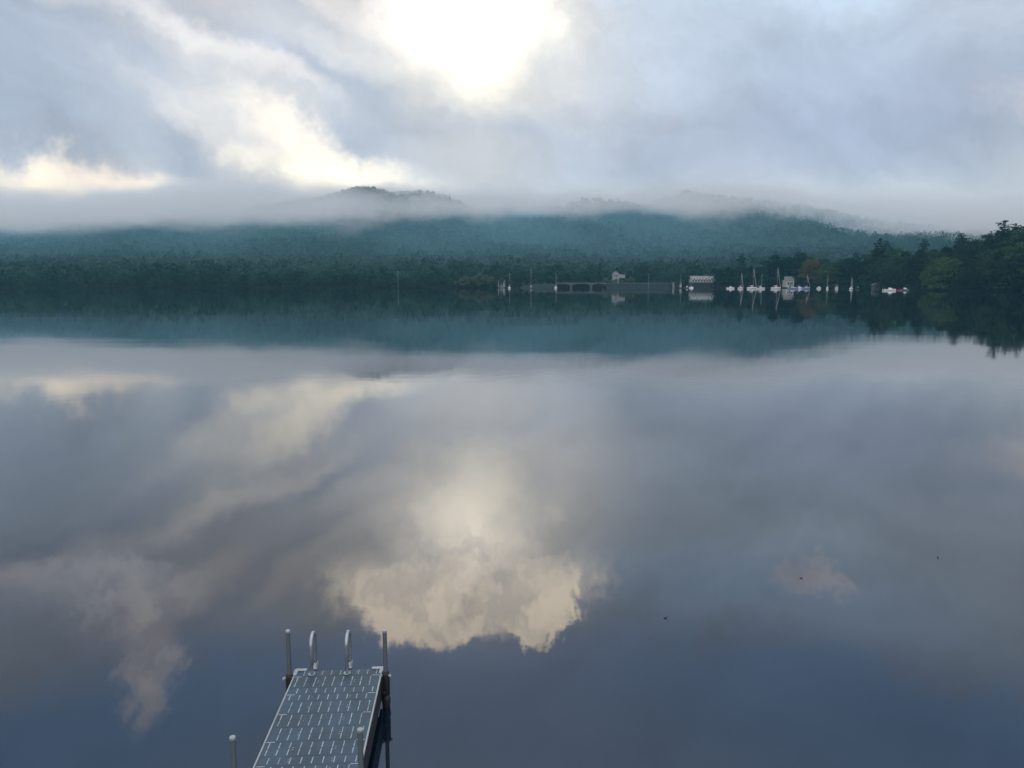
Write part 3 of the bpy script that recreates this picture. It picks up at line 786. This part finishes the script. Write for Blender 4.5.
# pontoon boat with two people off the point
D = 462.0
pb = motorboat(890, D, 7.6, 3, 'white motorboat with two people aboard off the wooded point', cabin=False)
def person(px, D, z, label, seat=True):
    """torso, head, arms and legs in one continuous skin"""
    J = {'pel': (0, 0, .0), 'ch': (0, .02, .32), 'nk': (0, .02, .52), 'hd': (0, 0, .70), 'tp': (0, 0, .80)}
    V_ = [(0, 0, 0), (0, .02, .3), (0, .02, .5), (0, .0, .60), (0, 0, .74),
          (.19, .02, .44), (.24, -.05, .2), (.16, -.26, .12), (-.19, .02, .44), (-.24, -.05, .2), (-.16, -.26, .12),
          (.1, -.05, -.03), (.12, -.42, .0), (.12, -.45, -.42), (-.1, -.05, -.03), (-.12, -.42, .0), (-.12, -.45, -.42)]
    E_ = [(0, 1), (1, 2), (2, 3), (3, 4), (2, 5), (5, 6), (6, 7), (2, 8), (8, 9), (9, 10), (0, 11), (11, 12), (12, 13), (0, 14), (14, 15), (15, 16)]
    rad = [.15, .15, .10, .06, .11, .07, .05, .035, .07, .05, .035, .09, .07, .045, .09, .07, .045]
    me = bpy.data.meshes.new('person'); me.from_pydata(V_, E_, [])
    o = link(bpy.data.objects.new('person', me)); o.location = (x_at(px, D), D, z)
    o.modifiers.new('skin', 'SKIN')
    for i, sv in enumerate(me.skin_vertices[0].data): sv.radius = (rad[i], rad[i]); sv.use_root = (i == 0)
    s_ = o.modifiers.new('sub', 'SUBSURF'); s_.levels = 1; s_.render_levels = 1
    me.materials.append(M['cloth']); tag(o, label, 'person'); return o
person(888, D, 1.25, 'person in dark clothes seated at the left in the white motorboat')
person(893.2, D, 1.25, 'person in dark clothes seated at the right in the white motorboat')
kb = empty('kayak', (x_at(899.5, 464), 464, 0), R(5)); tag(kb, 'red kayak beside the white motorboat off the point', 'kayak')
b = MB()
b.loft([[(x, w_ * math.cos(a_), .18 + h_ * math.sin(a_)) for a_ in np.linspace(0, 2 * math.pi, 9)[:-1]] for x, w_, h_ in ((-2.3, .03, .04), (-1.5, .22, .14), (-.5, .34, .2), (.5, .34, .2), (1.5, .22, .14), (2.3, .03, .04))], smooth=True); b.build('hull', M['red_hull'], kb)
MB().tube([(-.45, 0, .385), (0, 0, .40), (.45, 0, .385)], [.16, .22, .14], 8).build('cockpit_rim', M['frame_dark'], kb)
motorboat(905, 472, 5.6, -6, 'grey open boat behind the red kayak off the point', hullm='concrete', cabin=False)

# ------------------------------------------------------------------ the dock in the foreground
ZD = 0.50
c_r = on_plane(383, 668.6, ZD); c_l = on_plane(296.5, 668.6, ZD)
n_r = on_plane(361.8, 768, ZD); n_l = on_plane(251.9, 768, ZD)
ax = ((c_r - n_r).normalized() + (c_l - n_l).normalized()).normalized()      # along the dock, outwards
WD = (c_r - c_l).length
print('dock width', WD, 'dist', c_r, 'axis', ax, n_l, n_r)
mid = (c_r + c_l) / 2
ang = math.atan2(-ax.x, ax.y)
dock = empty('dock', (mid.x, mid.y, 0), ang)          # local +y points out over the lake, end at y = 0
tag(dock, 'narrow blue grey plastic dock with ladder and steel posts in the foreground', 'dock')
HW = WD / 2; NP = 27; PW = .305; LEN = NP * PW
# pattern of each cross panel, from the far end: single or double row of slots
pat = ['s', 'd', 's', 's', 'd', 'd', 'd', 'd', 's', 's', 'd', 'd', 'd', 's', 's', 'd', 'd', 's', 's', 'd', 'd', 'd', 'd', 's', 's', 'd', 'd']
y = -.03; stag = 0; ncol = 9; cw_ = (2 * HW - .10) / ncol
i = 0
for i, p in enumerate(pat):
    wd = .30 if p == 'd' else .17
    b = MB(); b.box((0, y - wd / 2, ZD - .022), (2 * HW - .046, wd - .0016, .044), bevel=.004); b.mi = 1
    for k in range(ncol):
        x = -HW + .05 + cw_ * (k + (.25 if stag else .75))
        if p == 'd':
            for s in (0, 1): b.box((x, y - .022 - .064 - s * .134, ZD + .0015), (.0095, .112, .005))
        else: b.box((x, y - wd / 2, ZD + .0015), (.0095, .118, .005))  # thin pale ribs stand in for the bright look of open slots
    # short cross ribs at both edges
    if i % 2 == 1:
        for s in (-1, 1):
            b.box((s * (HW - .085), y - .012, ZD + .0018), (.10, .008, .0056))
    # screw heads
    for x in (-.24, .26):
        b.box((x, y - wd / 2 - .02, ZD + .001), (.02, .004, .004)); b.box((x, y - wd / 2 + .02, ZD + .001), (.02, .004, .004))
    b.build('deck_panel', [M['deck'], M['slot']], dock)
    y -= wd; stag ^= 1
LEN = -y
for s in (-1, 1):
    f = MB().box((s * (HW - .032), -LEN / 2, ZD - .20), (.05, LEN - .02, .34), bevel=.004).build('side_beam', M['frame_dark'], dock)  # beam made deeper than the frame to blacken the shade under the deck
    MB().box((s * (HW - .0125), -LEN / 2, ZD - .012), (.019, LEN, .034), bevel=.003).build('edge_trim', M['edge'], f)
MB().box((0, -.012, ZD - .13), (2 * HW - .12, .03, .22), bevel=.003).build('end_beam', M['frame_dark'], dock)
for k in range(6):
    MB().box((0, -.9 - k * 1.1, ZD - .13), (2 * HW - .12, .05, .14)).build('cross_beam', M['frame_dark'], dock)
def lpos(px, py, z):            # local dock coordinates of a deck point
    v = on_plane(px, py, z) - Vector((mid.x, mid.y, 0)); c, s = math.cos(-ang), math.sin(-ang)
    return Vector((v.x * c - v.y * s, v.x * s + v.y * c, z))
def post(x, y, h, cap='alu_bright'):
    o = MB().tube([(x, y, -2.2), (x, y, ZD + h)], .0305, 16).build('post', M['steel'], dock)
    b = MB(); b.tube([(x, y, ZD + h - .035), (x, y, ZD + h), (x, y, ZD + h + .008)], [.0325, .0325, .027], 16); b.build('end_cap', M[cap], o)
    return o
def clamp(x, y, s):
    b = MB(); b.tube([(x, y, ZD - .34), (x, y, ZD - .30), (x, y, ZD - .02), (x, y, ZD + .03)], [.046, .058, .058, .046], 14)
    b.box((x - s * .055, y, ZD - .15), (.07, .10, .26), bevel=.01)
    o = b.build('post_clamp', M['rubber'], dock)
    for zz, dx, dy in ((ZD + .0, -.05, -.055), (ZD - .02, .052, -.03)):
        b = MB(); b.tube([(x + dx * 1, y + dy, zz), (x + dx * 1.3, y + dy * 1.5, zz + .01)], .021, 8); b.build('bolt', M['alu_bright'], o)
    b = MB(); b.tube([(x - s * .02, y - .03, ZD - .26), (x - s * .02, y - .085, ZD - .26)], .02, 8); b.build('bolt', M['steel'], o)
    return o
pl = lpos(290, 680, ZD); pr = lpos(385.8, 680, ZD)
xl, xr = -HW - .05, HW + .05
post(xl, -.17, .67); clamp(xl, -.17, -1)
post(xr, -.17, .64); clamp(xr, -.17, 1)
# lower leg sleeve of the right post
MB().tube([(xr, -.17, -2.0), (xr, -.17, .03), (xr, -.17, .10), (xr, -.17, .20)], [.055, .055, .066, .05], 14).build('leg_sleeve', M['rubber'], dock)
MB().tube([(xl, -.17, -2.0), (xl, -.17, .03), (xl, -.17, .10), (xl, -.17, .20)], [.055, .055, .066, .05], 14).build('leg_sleeve', M['rubber'], dock)
# near posts: tops seen at (234.5,738) and (358.5,730)
def solve_y(px, py, x, ztop):
    best = None
    for k in range(600):
        yy = -.5 - k * .01; c, s = math.cos(ang), math.sin(ang)
        wv = Vector((mid.x + x * c - yy * s, mid.y + x * s + yy * c, ztop))
        d = wv - Vector((0, 0, CAM_H)); p = R(PITCH)
        zc = d.y * math.cos(p) - d.z * math.sin(p); yc = d.y * math.sin(p) + d.z * math.cos(p)
        sy_ = 384 - F_PX * yc / zc
        if best is None or abs(sy_ - py) < best[0]: best = (abs(sy_ - py), yy, 512 + F_PX * d.x / zc)
    return best
sl_ = solve_y(234.5, 737, xl, ZD + .68); sr_ = solve_y(358.5, 729, xr, ZD + .68)
print('near posts', sl_, sr_)
post(xl, sl_[1], .68); clamp(xl, sl_[1], -1)
post(xr, sr_[1], .68); clamp(xr, sr_[1], 1)
# corner brackets
for s in (-1, 1):
    b = MB(); b.box((s * (HW - .08), -.028, ZD + .009), (.16, .05, .012), bevel=.003); b.box((s * (HW - .022), -.105, ZD + .010), (.044, .15, .012), bevel=.003)
    b.box((s * (HW - .08), .008, ZD - .05), (.16, .012, .12)); b.box((s * (HW + .006), -.09, ZD - .05), (.012, .17, .12))
    b.build('corner_bracket', M['alu_bright'], dock)
# ladder rails: up from the deck, over and down into the water
for xx in (-HW + .255, HW - .49):
    pts = [(xx, -.15, ZD + .0)]
    h0 = .42; y0_, y1_ = -.15, .13; rr_ = (y1_ - y0_) / 2
    pts.append((xx, y0_, ZD + .3))
    for k in range(13):
        a_ = math.pi - math.pi * k / 12
        pts.append((xx, (y0_ + y1_) / 2 + math.cos(a_) * rr_, ZD + h0 + math.sin(a_) * rr_ * .9))
    pts += [(xx, y1_, ZD + .2), (xx, y1_ + .01, ZD - .4), (xx, y1_ + .03, -1.1)]
    rl = MB().tube(pts, .0255, 14).build('ladder_rail', M['alu'], dock)
    b = MB(); b.tube([(xx, y0_, ZD + .002), (xx, y0_, ZD + .016)], .05, 14); b.build('foot_flange', M['alu'], rl)
    b = MB(); b.box((xx + .012, .05, ZD + .02), (.06, .13, .012), Matrix.Rotation(R(12), 3, 'X'), .003); b.box((xx + .036, .06, ZD + .04), (.010, .10, .07), bevel=.003); b.build('mounting_bracket', M['alu_bright'], rl)
for zz in (ZD - .28, ZD - .55, ZD - .83):
    MB().box((( -HW + .255 + HW - .49) / 2, .145, zz), (2 * HW - .745 - .03, .09, .03), bevel=.006).build('ladder_step', M['alu'], dock)

# leaves afloat
for k, (px, py) in enumerate([(665.5, 617.5), (938, 557.5), (801.5, 578)]):
    P = on_plane(px, py, .01); b = MB(); n = 10; ring = []
    for j in range(n):
        a_ = 2 * math.pi * j / n; ring.append((.11 * math.cos(a_), .055 * math.sin(a_) * (1 + .4 * math.cos(a_)), .02 + .025 * math.cos(2 * a_)))
    b.loft([[(x, y_, z - .008) for x, y_, z in ring], ring]); b.tube([(.1, 0, .03), (.17, .01, .06)], .006, 5)
    o = b.build('floating_leaf', M['leafmat']); o.location = P; o.rotation_euler = (0, 0, k * 1.3); o.scale = (.32, .32, .32)
    tag(o, ['dark leaf afloat straight right of the ladder rails', 'dark leaf afloat farthest right on the open water', 'dark leaf afloat by the pale cloud reflection right of centre'][k], 'leaf')

# ------------------------------------------------------------------ air: haze over the lake and the mist bank on the hill
def volume_mat(name, color, dens_fn, aniso=.0):
    m = bpy.data.materials.new(name); m.use_nodes = True; t = NT(m.node_tree)
    p = t.n('ShaderNodeVolumePrincipled'); o = t.n('ShaderNodeOutputMaterial')
    p.inputs['Color'].default_value = (*color, 1); p.inputs['Anisotropy'].default_value = aniso
    t.set(p.inputs['Density'], dens_fn(t)); t.t.links.new(p.outputs[0], o.inputs['Volume']); return m
hz = MB(); hz.box((0, 1000, 104), (6000, 3300, 212))
haze = hz.build('haze', volume_mat('haze', (.30, .79, 1.0), lambda t: 0.000125)); tag(haze, 'thin blue haze over the lake', 'haze', kind='stuff')

def mist_density(t):
    c = t.n('ShaderNodeTexCoord').outputs['Object']; x, y_, z = t.sep(c)
    nL = t.noise(t.mapping(c, scale=(.0055, .0035, .012), typ='POINT'), 1.0, 3, .55)[0]
    nS = t.noise(t.mapping(c, scale=(.022, .012, .045), typ='POINT'), 1.0, 3, .6)[0]
    nn = t.m('ADD', t.m('MULTIPLY', t.m('SUBTRACT', nL, .5), 64.0), t.m('MULTIPLY', t.m('SUBTRACT', nS, .5), 52.0))
    wv = t.m('SUBTRACT', t.noise(t.comb(t.m('MULTIPLY', x, .0062), t.m('MULTIPLY', y_, .0012), 3.7), 1.0, 4, .6)[0], .5)
    # base of the cloud: lower on the left, higher right of the middle, lower at the right end
    slope = t.m('ADD', t.mr(x, -660, 240, .066, .086), t.mr(x, 330, 480, 0, -.034))
    zb = t.m('ADD', t.m('MULTIPLY', slope, y_), 5.0)
    wb = t.m('SUBTRACT', t.noise(t.comb(t.m('MULTIPLY', x, .0095), t.m('MULTIPLY', y_, .0015), 9.1), 1.0, 4, .62)[0], .5)
    base = t.mr(t.m('ADD', t.m('ADD', z, t.m('MULTIPLY', wb, 30.0)), t.m('MULTIPLY', nn, .85)), t.m('SUBTRACT', zb, 6.0), t.m('ADD', zb, 19.0))
    top = t.m('ADD', t.m('MULTIPLY', y_, .100), t.mr(y_, 1240, 1400, -4.0, 24.0))          # the layer lies along the slope
    zt_ = t.m('ADD', t.m('ADD', z, t.m('MULTIPLY', nn, .95)), t.m('MULTIPLY', wv, 95.0))
    topf = t.mr(zt_, t.m('SUBTRACT', top, t.mr(y_, 1100, 1400, 42.0, 18.0)), t.m('ADD', top, t.mr(y_, 1100, 1400, 34.0, 16.0)), 1, 0)
    front = t.mr(y_, 600, 800)
    low = .0015
    back = t.mr(y_, 1320, 1440, 1.0, .8)
    p = [n for n in t.t.nodes if n.type == 'PRINCIPLED_VOLUME'][0]
    t.set(p.inputs['Color'], t.mix(t.mr(base, .02, .35), (.44, .80, .96), (.998, .998, .998)))   # thin air is bluer than the mist
    return t.m('MULTIPLY', t.m('MULTIPLY', t.m('ADD', t.m('MULTIPLY', t.m('MULTIPLY', base, back), .016), low), topf), front)
mb_ = MB(); mb_.box((-60, 1042, 91), (2900, 886, 172))
mist = mb_.build('mist_bank', volume_mat('mist', (.985, .99, .995), mist_density, .15)); tag(mist, 'pale mist bank hiding the upper hillside', 'mist', kind='stuff')
